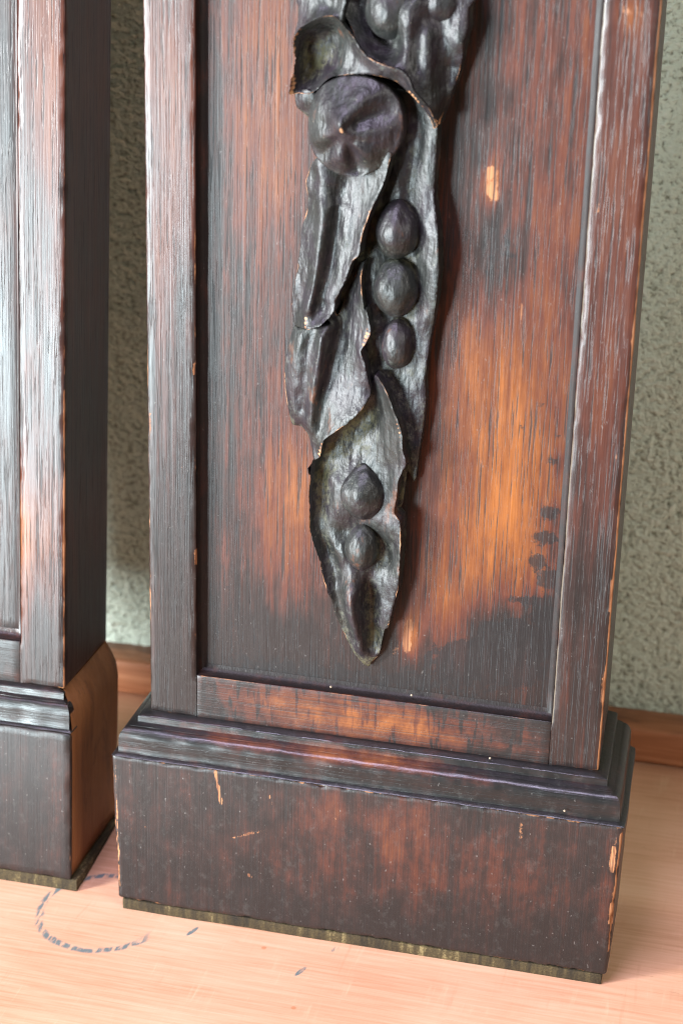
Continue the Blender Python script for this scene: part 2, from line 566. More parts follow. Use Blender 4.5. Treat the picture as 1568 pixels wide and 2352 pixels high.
# ------------------------------------------------------------------ setting: table, ledge, wall
me = rbox((-0.9, -0.34, TABLE - .03), (0.9, YWALL, TABLE), .003, (.05, .05, .02))
table = tag(link('tabletop', me, table_mat()), kind='structure')

def ledge_wave(p): return p
me = rbox((-0.9, YWALL - .006, TABLE + .0002), (0.9, YWALL + .02, TABLE + .0205), .0022, (.03, .01, .008))
ledge = tag(link('wooden_ledge', me, ledge_mat()),
            'long orange brown wooden strip along the back of the table below the grey wall', 'ledge')

bm = bmesh.new()
def ticks(lo, a, b, hi, fine, coarse):
    out = list(np.arange(lo, a, coarse)) + list(np.arange(a, b, fine)) + list(np.arange(b, hi, coarse)) + [hi]
    return [float(v) for v in out]


XS = ticks(-.9, -.16, .34, .9, .0014, .03)
ZS = ticks(TABLE + .018, TABLE + .019, .46, 1.15, .0014, .03)
NX, NZ = len(XS) - 1, len(ZS) - 1


def pebbles(x, z):
    a = nz(x * 300, z * 340, 0.0) + .6 * nz(x * 620, z * 700, 4.0) + .5 * nz(x * 110, z * 110, 8.0)
    return .0009 * max(-1.0, min(.55, a)) + .0012 * nz(x * 20, z * 20, 2.0)


gv = [[bm.verts.new((x, YWALL + .0165 - pebbles(x, z), z)) for x in XS] for z in ZS]
for row in range(NZ):
    for i in range(NX):
        f = bm.faces.new((gv[row][i], gv[row][i + 1], gv[row + 1][i + 1], gv[row + 1][i]))
        f.smooth = True
# give the wall its thickness
back = [bm.verts.new((x, YWALL + .06, z)) for x, z in ((-.9, TABLE + .018), (.9, TABLE + .018), (.9, 1.15), (-.9, 1.15))]
bm.faces.new((back[0], back[3], back[2], back[1]))
bm.faces.new([gv[0][i] for i in range(NX, -1, -1)] + [back[0], back[1]])
bm.faces.new([gv[NZ][i] for i in range(NX + 1)] + [back[2], back[3]])
bm.faces.new([gv[j][0] for j in range(NZ + 1)] + [back[3], back[0]])
bm.faces.new([gv[j][NX] for j in range(NZ, -1, -1)] + [back[1], back[2]])
me = bpy.data.meshes.new('wall')
bm.to_mesh(me); bm.free()
wall = tag(link('roughcast_wall', me, wall_mat()), 'pale grey pitted roughcast wall behind both dark pilasters', 'wall')

# ------------------------------------------------------------------ the pilasters
LP = lambda b: blobs(b, 0.0)
wear_panel = blobs([
    (640, 260, 90, 260, .34), (600, 420, 70, 180, .20), (560, 60, 110, 160, .22), (690, 1120, 90, 220, .42), (640, 1230, 70, 180, .20),
    (600, 760, 60, 200, .08), (540, 1150, 60, 300, .05),
    (1120, 1050, 150, 240, .42), (1230, 1000, 90, 260, .22), (1100, 1300, 120, 160, .34), (1180, 1180, 110, 200, .22),
    (1010, 1380, 60, 110, .34), (1130, 425, 22, 42, .75), (1250, 200, 120, 400, .17), (1230, 640, 90, 260, .16), (1080, 700, 50, 200, .16),
    (1340, 300, 40, 400, .18), (940, 1455, 22, 52, .75), (1110, 850, 90, 120, .22), (1255, 1330, 30, 60, .26),
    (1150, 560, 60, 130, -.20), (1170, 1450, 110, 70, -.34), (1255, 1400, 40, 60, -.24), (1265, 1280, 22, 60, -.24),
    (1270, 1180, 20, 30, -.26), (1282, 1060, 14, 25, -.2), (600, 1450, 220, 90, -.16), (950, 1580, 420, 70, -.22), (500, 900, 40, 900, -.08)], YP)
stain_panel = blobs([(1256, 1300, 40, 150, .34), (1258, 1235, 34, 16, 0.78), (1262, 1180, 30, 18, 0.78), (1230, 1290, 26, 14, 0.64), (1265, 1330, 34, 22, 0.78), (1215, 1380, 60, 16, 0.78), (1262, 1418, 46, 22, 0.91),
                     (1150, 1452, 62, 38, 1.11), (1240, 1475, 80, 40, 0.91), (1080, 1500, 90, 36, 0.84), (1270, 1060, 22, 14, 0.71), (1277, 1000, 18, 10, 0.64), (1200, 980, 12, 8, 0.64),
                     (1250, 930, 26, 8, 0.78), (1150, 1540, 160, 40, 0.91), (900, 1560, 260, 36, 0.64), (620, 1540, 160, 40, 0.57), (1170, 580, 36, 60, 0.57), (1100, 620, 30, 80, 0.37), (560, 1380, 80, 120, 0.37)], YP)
chip_panel = marks([(1126, 395, 1134, 445, 14, .62), (940, 1432, 932, 1492, 9, .70), (905, 1500, 925, 1470, 6, .5), (1199, 700, 1197, 735, 3, .7), (955, 1425, 960, 1412, 4, .5), (1196, 738, 1200, 745, 4, .6)], YP)
chip_plinth = marks([(494, 1772, 508, 1846, 3.2, .85), (620, 1828, 624, 1850, 3, .5), (535, 1925, 590, 1912, 3, .6), (575, 1908, 625, 1914, 8, .35), (770, 1880, 822, 1918, 14, .36), (1196, 1890, 1194, 1925, 5, .5),
                     (570, 2010, 576, 2016, 4, .7), (1416, 1900, 1400, 2200, 3, .44), (1408, 1950, 1404, 2000, 6, .7), (1404, 2080, 1402, 2120, 6, .7), (266, 1740, 274, 2040, 3, .55), (300, 1905, 340, 1900, 2.5, .5),
                     (1384, 1990, 1380, 2100, 1.5, .6), (860, 1925, 900, 1945, 8, .28), (440, 2040, 900, 2100, 3, .25), (1000, 2150, 1300, 2190, 10, .26)], -OV)
wear_left = LP([(390, 150, 70, 300, .24), (390, 500, 60, 300, .12), (400, 1000, 60, 300, .02), (395, 1350, 70, 300, -.08), (400, 1580, 90, 120, -.12)])
wear_right = LP([(1450, 30, 30, 40, .35), (1440, 250, 60, 300, .16), (1420, 600, 60, 300, .14), (1390, 900, 40, 140, .18), (1360, 1100, 60, 250, .10),
                 (1340, 1450, 60, 200, -.05), (1330, 1650, 80, 120, -.04)])
wear_rail = LP([(760, 1640, 220, 60, .42), (960, 1670, 160, 50, .36), (600, 1630, 100, 60, .14), (1200, 1700, 120, 60, .05)])
wear_plinth = blobs([(700, 1900, 70, 70, .20), (620, 1960, 60, 60, .12), (780, 1860, 70, 40, .24), (890, 1930, 60, 110, .26), (960, 1890, 50, 60, .20),
                     (980, 2010, 60, 70, .26), (1060, 1960, 70, 90, .16), (1160, 2020, 60, 90, .18), (1260, 2030, 90, 80, .10), (760, 2000, 80, 80, .12),
                     (550, 1930, 70, 60, .06), (400, 1950, 60, 120, -.06), (1390, 2040, 22, 160, .22), (900, 2130, 400, 40, -.12)], -OV)
wear_mould = blobs([(520, 1700, 120, 12, .30), (760, 1735, 200, 16, .46), (900, 1750, 150, 14, .30), (1080, 1790, 90, 12, .2)], -.008)


def draw_in(p, y0=0.0, x0=0.0):
    """The sides are not quite square to the front: the right side runs in a little towards the back."""
    q = p.copy()
    t = max(0.0, min(1.0, (p.x - x0 - W * .5) / (W * .5)))
    q.x -= .045 * max(0.0, p.y - y0) * t
    return q


def sweep_moulding(prof, x0, x1, y0, yb, wearfn, seed=0.0, right_return=True):
    """Moulding profile (offset, z) carried round the left side, the front and the right side with mitred corners."""
    verts, fs, ed, we = [], [], [], []
    m = len(prof)
    path = []
    NS = 120
    nb = 10
    for i in range(nb): path.append(('L', i / nb))
    for i in range(NS + 1): path.append(('F', i / NS))
    for i in range(1, nb + 1): path.append(('R', i / nb))
    for s, t in path:
        for q, (o, z, e) in enumerate(prof):
            if s == 'L': p = Vector((x0 - o, yb + (y0 - o - yb) * t, z))
            elif s == 'F': p = Vector((x0 - o + (x1 - x0 + 2 * o) * t, y0 - o, z))
            else: p = Vector((x1 + o, (y0 - o) + (yb - y0 + o) * t, z))
            w = nz(p.x * 90 + seed, p.y * 90, z * 300) * .00022
            p.z += w
            if s == 'F': p.y += nz(p.x * 120, z * 400 + seed, 5) * .00025
            corner = 1.0 if (s == 'F' and (t < .004 or t > .996)) else 0.0
            verts.append(draw_in(p, y0, x0)); ed.append(max(e, corner)); we.append(wearfn(p))
    n = len(path)
    for i in range(n - 1):
        for q in range(m - 1):
            fs.append((i * m + q, i * m + q + 1, (i + 1) * m + q + 1, (i + 1) * m + q))
    me = bpy.data.meshes.new('moulding')
    me.from_pydata([tuple(v) for v in verts], [], fs)
    me.polygons.foreach_set('use_smooth', [True] * len(me.polygons))
    set_attr(me, 'edge', ed); set_attr(me, 'wear', we)
    me.set_sharp_from_angle(angle=math.radians(38))
    return me


PROFILE = [(-.004, 0.0006, 0), (.0002, 0.0003, 0), (.0038, -.0004, .2), (.0043, -.0008, .75), (.0044, -.0012, .3), (.0044, -.0034, 0), (.0046, -.0038, 0), (.0060, -.0042, 0), (.0072, -.0046, .1)]
for i in range(9):
    a = i / 8 * math.pi / 2
    PROFILE.append((.0072 + .0040 * math.sin(a), -.0048 - .0052 * (1 - math.cos(a)), .25 if 2 < i < 6 else 0.0))
PROFILE += [(.0113, -.0130, 0), (.0113, -.0156, 0), (.0116, -.0162, 0), (.0134, -.0168, .5), (.0138, -.0172, .9), (.0128, -.0178, .5), (.004, -.0180, 0)]


def taper(p):
    """The plinth is a touch narrower at its foot and its edges are not quite true."""
    t = (ZT - p.z) / (ZT - ZB)
    cx = W / 2
    q = p.copy()
    q.x = cx + (p.x - cx) * (1 - .016 * t)
    q.x += .0007 * nz(p.z * 60, p.y * 30, 1.7)
    q.z += .0004 * nz(p.x * 30, p.y * 30, 9.1)
    return draw_in(q)


def plinth_edge(p, e):
    if e > .3 and p.x > W and -.08 < p.z < -.02: return e * 1.6
    return e


def cove_mesh(x0, x1, z0, z1, y0=0.0):
    """Stepped and hollowed moulding that lines the opening: left, bottom, right."""
    prof = [(0.0006, .0008), (0.0006, .0044), (0.0012, .0052), (.0018, .0058), (.0024, .0061), (.0034, YP - .0001), (.0050, YP + .0006)]
    verts, fs, we, ed = [], [], [], []
    m = len(prof)
    path = []
    NV, NH = 90, 60
    for i in range(NV): path.append(('L', 1 - i / NV))
    for i in range(NH + 1): path.append(('B', i / NH))
    for i in range(1, NV + 1): path.append(('R', i / NV))
    for s, t in path:
        for q, (o, y) in enumerate(prof):
            oj = o + (.0004 * nz(t * 60, q * 3, ord(s)) if 1 < q < m - 1 else 0)
            if s == 'L': p = Vector((x0 - .0004 + oj, y, z0 - .0004 + oj + (z1 - z0 - oj) * t))
            elif s == 'B': p = Vector((x0 - .0004 + oj + (x1 - x0 + .0008 - 2 * oj) * t, y, z0 - .0004 + oj))
            else: p = Vector((x1 + .0004 - oj, y, z0 - .0004 + oj + (z1 - z0 - oj) * t))
            p.y += y0
            verts.append(p); we.append(0.0); ed.append(0)
    for i in range(len(path) - 1):
        for q in range(m - 1):
            fs.append((i * m + q, (i + 1) * m + q, (i + 1) * m + q + 1, i * m + q + 1))
    me = bpy.data.meshes.new('cove')
    me.from_pydata([tuple(v) for v in verts], [], fs)
    me.polygons.foreach_set('use_smooth', [True] * len(me.polygons))
    set_attr(me, 'edge', ed); set_attr(me, 'wear', we)
    me.set_sharp_from_angle(angle=math.radians(40))
    return me


ORIG = Vector((W / 2, DEPTH / 2, TABLE))
main = empty('pilaster', ORIG)
tag(main, 'dark oak pilaster with a carved pea pod on its worn panel, right of the gap', 'pilaster', 'pair of carved pilasters')


def stile_warp(seed, y0=0.0, x0=0.0):
    def f(p):
        q = p.copy()
        if p.z < ZP - .0004 and p.y < y0 + .0016:      # the foot of the stile is flush with the rail: no worn arris there
            if abs(p.x - (x0 + ST)) < .0016: q.y, q.x = y0 + .00002, max(p.x, x0 + ST - .0005 + (p.x - x0 - ST) * .1)
            if abs(p.x - (x0 + W - ST)) < .0016: q.y, q.x = y0 + .00002, min(p.x, x0 + W - ST + .0005 + (p.x - x0 - W + ST) * .1)
        elif p.y < y0 + .006: q.x += .00016 * nz(p.z * 45, seed, p.y * 20)
        return draw_in(q, y0, x0)
    return f


side = link('carcass', rbox((.0012, .0145, .0002), (W - ST, DEPTH - .0005, TOP - .001), .001, (.02, .01, .02), warp=draw_in), M_SIDE, main)
sl = link('stile', rbox((0, 0, .0001), (ST, .0140, TOP), .0010, (.0022, .004, .0022), wear_left, 1.0, warp=stile_warp(2.0), seed=3.1, edgefn=lambda p, e: 0.0 if (p.z < ZP and p.x > .01) else e,
     chips=marks([(404, 1078, 418, 1072, 5, .5), (447, 860, 449, 830, 4, .7), (344, 950, 346, 1010, 3, .6), (448, 1260, 449, 1300, 3, .6)], 0.0)), M_STILE, main)
sr = link('stile', rbox((W - ST, 0, .0001), (W, DEPTH, TOP), .0010, (.0022, .004, .0022), wear_right, 1.2, warp=stile_warp(8.0), seed=7.7, edgefn=lambda p, e: (0.0 if p.z < ZP else -1.0 if e > .9 else 0.0) if p.x < W - ST + .003 else e * (1.7 if p.x > W - .0015 and p.y < .003 else 1.0),
     chips=marks([(1369, 465, 1372, 492, 4, .7), (1352, 160, 1350, 190, 2, .6), (1404, 1340, 1402, 1400, 7, .9), (1440, 20, 1470, 30, 14, .5), (1386, 1540, 1384, 1620, 4, .6), (1415, 1000, 1412, 1060, 3, .6)], 0.0)), M_STILE, main)
rail = link('bottom_rail', rbox((ST + .0001, .0001, .0001), (W - ST - .0001, .0140, ZP), .0004, (.002, .004, .002), wear_rail, .4,
            edgefn=lambda p, e: 0 if p.z < .003 or p.x < ST + .001 or p.x > W - ST - .001 else e), M_RAIL, main)
panel = link('panel', rbox((ST + .002, YP, ZP + .002), (W - ST - .002, .0142, TOP - .002), .0004, (.0013, .006, .0013), wear_panel, 0, stains=stain_panel, chips=chip_panel,
             edgefn=lambda p, e: 0.0), M_PANEL, main)
cove = link('panel_moulding', cove_mesh(ST, W - ST, ZP, TOP - .002), M_COVE, main)
mould = link('base_moulding', sweep_moulding(PROFILE, 0, W, 0, DEPTH, wear_mould), M_MOULD, main)
plinth = link('plinth', rbox((-OV, -OV, ZB), (W + OV, DEPTH, ZT), .0014, (.0011, .005, .0011), wear_plinth, chips=chip_plinth, chip=1.3, warp=taper, edgefn=plinth_edge, seed=1.3), M_PLINTH, main)
shade_strip = link('base_shade_strip', rbox((-OV + .002, -OV + .0003, TABLE + .0001), (W + OV - .0018, DEPTH - .002, ZB - .00005), .0004, (.004, .02, .002), warp=lambda p: taper(p + Vector((-.0016 * max(0, p.y + OV) / .07 if p.x > .1 else 0, 0, 0)))), M_SHADE_STRIP, main)  # solid strip, coloured dark in place of the shade under the plinth


# ------------------------------------------------------------------ carving
RELIEF = 1.22        # how far the carving stands out, against the depths noted below


def tps_fit(P, h, lam=1e-4):
    n = len(P)
    d = np.linalg.norm(P[:, None] - P[None], axis=2)
    K = np.where(d > 0, d * d * np.log(d + 1e-12), 0) + lam * np.eye(n)
    A = np.zeros((n + 3, n + 3))
    A[:n, :n] = K
    A[:n, n] = 1; A[:n, n + 1:] = P
    A[n, :n] = 1; A[n + 1:, :n] = P.T
    s = np.linalg.solve(A, np.concatenate([h, np.zeros(3)]))
    return s


def tps_eval(P, s, Q):
    d = np.linalg.norm(Q[:, None] - P[None], axis=2)
    K = np.where(d > 0, d * d * np.log(d + 1e-12), 0)
    n = len(P)
    return K @ s[:n] + s[n] + Q @ s[n + 1:]


def to_mm(pts):
    """(crop, x, y, h mm) -> x mm, z mm, h mm on the panel plane raised by h."""
    out = []
    for c, x, y, h in pts:
        h = h * RELIEF
        p = unproject(*c(x, y), YP - h / 1000.0)
        out.append((p.x * 1000, p.z * 1000, h))
    return np.array(out)


def C(c, *pts): return [(c, *p) for p in pts]


def resample(L, step):
    n = len(L)
    out = []
    for i in range(n):
        p0, p1, p2, p3 = L[i - 1], L[i], L[(i + 1) % n], L[(i + 2) % n]
        k = max(1, int(np.linalg.norm(p2[:2] - p1[:2]) / step))
        for j in range(k):
            t = j / k
            q = .5 * ((2 * p1) + (-p0 + p2) * t * .8 + (2 * p0 * .8 - (5 * .8 - .0 + 1.0 * 0) * p1 + 0 * p2) * 0
                      ) if False else None
            m1 = (p2 - p0) * .35; m2 = (p3 - p1) * .35
            h00 = 2*t**3 - 3*t**2 + 1; h10 = t**3 - 2*t**2 + t; h01 = -2*t**3 + 3*t**2; h11 = t**3 - t**2
            out.append(h00 * p1 + h10 * m1 + h01 * p2 + h11 * m2)
    return np.array(out)


def lines_mm(lines):
    out = []
    for ln in lines:
        M = to_mm(ln)
        out.append(M[:1])
        for a, b in zip(M, M[1:]):
            k = max(1, int(np.linalg.norm(b[:2] - a[:2]) / 1.6))
            out.append(np.array([a + (b - a) * (j + 1) / k for j in range(k)]))
    return np.vstack(out)


def layer(name, outline, inner, parent, step=.62, rag=.22, edge_amt=1.0, seed=0.0, base=-.6, flow=.10, bare=()):
    O = to_mm(outline)
    I = lines_mm(inner)
    # smooth lines that run close to the rim give way to it
    B = resample(O, .55)
    for i in range(len(B)):
        B[i, 0] += rag * nz(B[i, 0] * .6 + seed, B[i, 1] * .6, 1.0)
        B[i, 1] += rag * nz(B[i, 0] * .6, B[i, 1] * .6 + seed, 7.0)
        B[i, 2] += 1.6 * rag * nz(B[i, 0] * .35, B[i, 1] * .35, 3.0 + seed)
    P = np.vstack([B[::3, :], I])
    sc = 30.0
    cen = P[:, :2].mean(0)
    s = tps_fit((P[:, :2] - cen) / sc, P[:, 2], 2e-3)
    nb = len(B)
    x0, z0 = B[:, :2].min(0); x1, z1 = B[:, :2].max(0)
    pts = []
    rng = random.Random(int(seed * 10) + 5)
    z = z0; row = 0
    poly = B[:, :2]
    def inside(x, zz):
        c = False; j = nb - 1
        xi, zi = poly[:, 0], poly[:, 1]
        xj, zj = np.roll(xi, 1), np.roll(zi, 1)
        m = ((zi > zz) != (zj > zz)) & (x < (xj - xi) * (zz - zi) / (zj - zi + 1e-12) + xi)
        return m.sum() % 2 == 1
    while z < z1:
        x = x0 + (row % 2) * step * .5
        while x < x1:
            px, pz = x + rng.uniform(-.1, .1) * step, z + rng.uniform(-.1, .1) * step
            if ((poly - (px, pz)) ** 2).sum(1).min() > (step * .5) ** 2 and inside(px, pz):
                pts.append((px, pz))
            x += step
        z += step * .866; row += 1
    allp = [Vector((a, b)) for a, b in poly] + [Vector(p) for p in pts]
    edges = [(i, (i + 1) % nb) for i in range(nb)]
    vo, eo, fo, ov, oe, of = delaunay_2d_cdt(allp, edges, [], 1, 1e-5)
    V2 = np.array([(v.x, v.y) for v in vo])
    H = np.concatenate([tps_eval((P[:, :2] - cen) / sc, s, (V2[i:i + 4000] - cen) / sc) for i in range(0, len(V2), 4000)])
    src = [o[0] if o else -1 for o in ov]
    isb = np.array([(0 <= q < nb) for q in src])
    dist = np.array([np.sqrt(((poly - v) ** 2).sum(1).min()) for v in V2])
    H = np.clip(H, P[:, 2].min() - 1.2, P[:, 2].max() + 1.0)
    for i in range(len(V2)):
        x, zz = V2[i]
        # gouge marks that run down the leaf, and a rounded-over rim
        H[i] += flow * nz(x * .9 + seed, zz * .10, 2.0) * 1.1 + flow * nz(x * .3, zz * .2, seed) * 2.0
        if not isb[i]: pass
        else: H[i] -= .25
    verts = [(V2[i, 0] / 1000, YP - H[i] / 1000, V2[i, 1] / 1000) for i in range(len(V2))]
    edge = [max(0.0, 1 - d / 1.25) * edge_amt for d in dist]
    if bare:
        Bm = np.vstack([lines_mm([[(c_, x_, y_, 10.0) for c_, x_, y_ in ln]])[:, :2] for ln, _, _ in bare])
        rr = np.concatenate([[r] * len(lines_mm([[(c_, x_, y_, 10.0) for c_, x_, y_ in ln]])) for ln, r, _ in bare])
        aa = np.concatenate([[a] * len(lines_mm([[(c_, x_, y_, 10.0) for c_, x_, y_ in ln]])) for ln, _, a in bare])
        for i in range(len(V2)):
            d = np.sqrt(((Bm - V2[i]) ** 2).sum(1)) / rr
            edge[i] = max(edge[i], float((aa * np.clip(1.4 - d, 0, 1)).max()))
    low = [min(1, max(0, (7.5 - h) / 5.0)) for h in H]
    fs = [tuple(reversed(f)) if False else tuple(f) for f in fo]
    # skirt down to the panel
    loop = [None] * nb
    for i, q in enumerate(src):
        if 0 <= q < nb: loop[q] = i
    loop = [l for l in loop if l is not None]
    nl = len(loop)
    rings = [loop]
    for frac, out_, e in ((.9, .0, .8), (2.2, .05, .25), (None, .1, 0)):
        ring = []
        for i, v in enumerate(loop):
            a = V2[loop[i - 1]]; b = V2[loop[(i + 1) % nl]]
            t = b - a; nrm = np.array((t[1], -t[0])); nrm = nrm / (np.linalg.norm(nrm) + 1e-9)
            h = base if frac is None else max(base + .1, H[v] - frac)
            ring.append(len(verts))
            verts.append(((V2[v, 0] + nrm[0] * out_) / 1000, YP - h / 1000, (V2[v, 1] + nrm[1] * out_) / 1000))
            edge.append(e * edge_amt); low.append(.5 if frac is None else 0.0)
        rings.append(ring)
    for r0, r1 in zip(rings, rings[1:]):
        for i in range(nl):
            j = (i + 1) % nl
            fs.append((r0[i], r1[i], r1[j], r0[j]))
    me = bpy.data.meshes.new(name)
    me.from_pydata(verts, [], fs)
    bm = bmesh.new(); bm.from_mesh(me)
    bmesh.ops.recalc_face_normals(bm, faces=bm.faces)
    f0 = max(bm.faces, key=lambda f: abs(f.normal.y))
    if f0.normal.y > 0: bmesh.ops.reverse_faces(bm, faces=bm.faces)
    bm.to_mesh(me); bm.free()
    me.polygons.foreach_set('use_smooth', [True] * len(me.polygons))
    set_attr(me, 'edge', edge); set_attr(me, 'low', low)
    me.set_sharp_from_angle(angle=math.radians(55))
    return link(name, me, M_CARVE, parent)


def pea(c, x, y, rx, rz, hc, hd, parent, point=.0, seed=0.0):
    """A seed: an egg with a drawn-out upper end, half sunk in its husk."""
    hc, hd = hc * RELIEF, hd * 1.08
    p0 = unproject(*c(x, y), YP - (hc + hd * .6) / 1000)
    a, b = rx * .0000585, rz * .0000625
    bm = bmesh.new()
    bmesh.ops.create_icosphere(bm, subdivisions=5, radius=1)
    ed, lo = [], []
    for v in bm.verts:
        u = v.co.copy()
        t = max(0, u.z)
        k = 1 - point * t * t
        zz = u.z * (1 + point * .35 * t * t)
        lump = 1 + .05 * nz(u.x * 1.6 + seed, u.y * 1.6, u.z * 1.6) + .012 * nz(u.x * 6, u.y * 6 + seed, u.z * 4)
        v.co = Vector((p0.x + a * u.x * k * lump, YP - hc / 1000 + hd / 1000 * u.y * k * lump, p0.z + b * zz * lump))
        ed.append(max(0.0, 1 - ((u.x + .25) ** 2 + (u.z + .38) ** 2) * 16) * .72 if u.y < 0 else 0.0)
        lo.append(min(1, max(0, (u.y + .45) * 1.5)))
    me = bpy.data.meshes.new('pea')
    bm.to_mesh(me); bm.free()
    me.polygons.foreach_set('use_smooth', [True] * len(me.polygons))
    set_attr(me, 'edge', ed); set_attr(me, 'low', lo)
    return link('pea', me, M_CARVE, parent)


# the pod is one carving; its leaves and seeds are its sub-parts, the long right husk is its body
body_out = C(c1, (900, 640, 6), (1050, 680, 7), (1150, 800, 8), (1212, 905, 8.5)) + C(c2, (1212, 60, 8), (1196, 300, 7.5), (1190, 450, 7.5), (1212, 620, 8.5), (1221, 800, 9.5), (1225, 960, 9.5), (1210, 1150, 8.5), (1190, 1310, 7)) + \
    C(c3, (1178, 200, 6), (1150, 380, 5.5), (1128, 560, 5.5), (1131, 720, 5.5), (1120, 850, 5), (1098, 1000, 4.5), (1076, 1150, 4), (1055, 1300, 3.5)) + \
    C(c4, (1000, 60, 3), (960, 300, 2.5), (880, 300, 2.5)) + C(c3, (850, 1200, 3), (830, 800, 3.5), (690, 600, 4), (600, 400, 3.5), (620, 60, 3.5)) + \
    C(c2, (560, 1200, 2.2), (520, 1150, 2.2), (560, 900, 2.2), (700, 500, 2.2), (820, 200, 3)) + C(c1, (860, 850, 5))
body_in = [C(c1, (1000, 760, 4.8), (980, 900, 4.4)) + C(c2, (880, 200, 4.2), (830, 420, 3.6), (770, 560, 2.8), (720, 720, 2.6)),
           C(c2, (1010, 60, 5.2), (940, 300, 6.2), (900, 440, 5.4)), C(c2, (1090, 60, 5), (1010, 330, 4.8), (1060, 500, 4.8), (1072, 800, 4.6), (1080, 1150, 4.6)) + C(c3, (1060, 250, 4.8), (1020, 480, 4.4)),
           C(c2, (1140, 60, 7.4), (1110, 430, 6.8), (1140, 700, 7.2), (1140, 900, 7.8), (1150, 1100, 8), (1140, 1250, 7)) + C(c3, (1110, 200, 6)),
           C(c2, (790, 860, 4.6), (770, 1000, 5.6), (745, 1150, 6)) + C(c3, (770, 100, 5), (780, 300, 4.6), (800, 450, 4)),
           C(c3, (920, 560, 4.2), (960, 750, 4.2), (990, 900, 4.0), (1015, 1050, 4.0)), C(c3, (1050, 620, 5.6), (1062, 850, 5.2))]
pod = layer('pod_carving', body_out, body_in, main, seed=1.0, edge_amt=.55)

lower = layer('lower_husk',
    C(c3, (740, 600, 6), (560, 850, 4), (400, 985, 4.5), (335, 1120, 6), (310, 1180, 7), (298, 1260, 7.5)) +
    C(c4, (286, 30, 7.5), (303, 90, 7.5), (290, 230, 7.5), (300, 310, 7.5), (296, 450, 7.5), (330, 580, 7.5), (370, 690, 7.5), (386, 780, 7.5), (430, 930, 7.5), (456, 975, 6.5),
       (490, 1100, 5), (540, 1200, 4), (600, 1325, 3), (632, 1375, 2.6), (690, 1440, 2), (725, 1452, 2), (742, 1430, 2.2), (800, 1355, 3.4), (832, 1200, 5.5), (862, 1170, 6.5), (890, 1060, 7.2),
       (906, 1000, 7.5), (935, 880, 8.2), (945, 700, 9), (950, 560, 9.5), (946, 420, 9.5), (905, 350, 8.8), (924, 230, 10), (932, 130, 10.8), (960, 60, 11.2)) +
    C(c3, (990, 1172, 11.8), (966, 1080, 11.8), (962, 980, 11.8), (940, 890, 11.8), (900, 790, 11.4), (860, 680, 10.8), (820, 600, 10.2), (770, 540, 9.8)),
    [C(c3, (420, 1060, 2.6), (370, 1180, 3.2)) + C(c4, (340, 60, 3.4), (345, 300, 3.6), (372, 480, 4), (405, 640, 4.2), (440, 740, 4.8), (500, 850, 5)),
     C(c3, (520, 1180, 4)) + C(c4, (450, 100, 5), (455, 300, 5.8), (430, 470, 5.4), (480, 600, 6.6), (500, 700, 6)),
     C(c3, (730, 770, 1.4), (620, 950, 1.6), (500, 1090, 2.8)), C(c3, (760, 880, 2.4), (680, 1060, 3.4), (700, 1150, 4.5)),
     C(c3, (780, 660, 6.4), (840, 800, 7.6), (840, 1000, 7.2), (880, 1200, 7.8)) + C(c4, (880, 60, 8)), C(c3, (900, 900, 10), (920, 1050, 10)),
     C(c4, (520, 480, 5), (640, 455, 5), (760, 470, 5.4)), C(c4, (870, 150, 7.8), (850, 300, 7.4), (820, 420, 7.6), (880, 490, 8.4)), C(c4, (840, 590, 3.6), (880, 690, 4.4)),
     C(c4, (600, 790, 8.2), (648, 900, 9.2), (650, 1050, 9.2), (668, 1200, 8), (704, 1370, 4.8)), C(c4, (684, 860, 5.6), (686, 1000, 4.8), (700, 1150, 4.2), (728, 1310, 2.8)),
     C(c4, (760, 820, 4.6), (800, 950, 5), (780, 1150, 4.2)), C(c4, (880, 860, 7.2), (860, 980, 6.8)), C(c4, (520, 940, 5.8), (560, 1100, 5.4), (612, 1250, 5))],
    pod, seed=2.0, bare=[([(c3, 925, 850), (c3, 950, 940), (c3, 958, 1010)], 1.0, 1.1), ([(c3, 975, 1190), (c4, 940, 60)], .7, .9), ([(c4, 436, 935), (c4, 448, 965)], 1.0, 1.0),
        ([(c4, 655, 1000), (c4, 662, 1180)], .45, .8), ([(c4, 885, 1040), (c4, 845, 1180)], .8, .9), ([(c4, 708, 1390), (c4, 715, 1440)], .6, .9)])

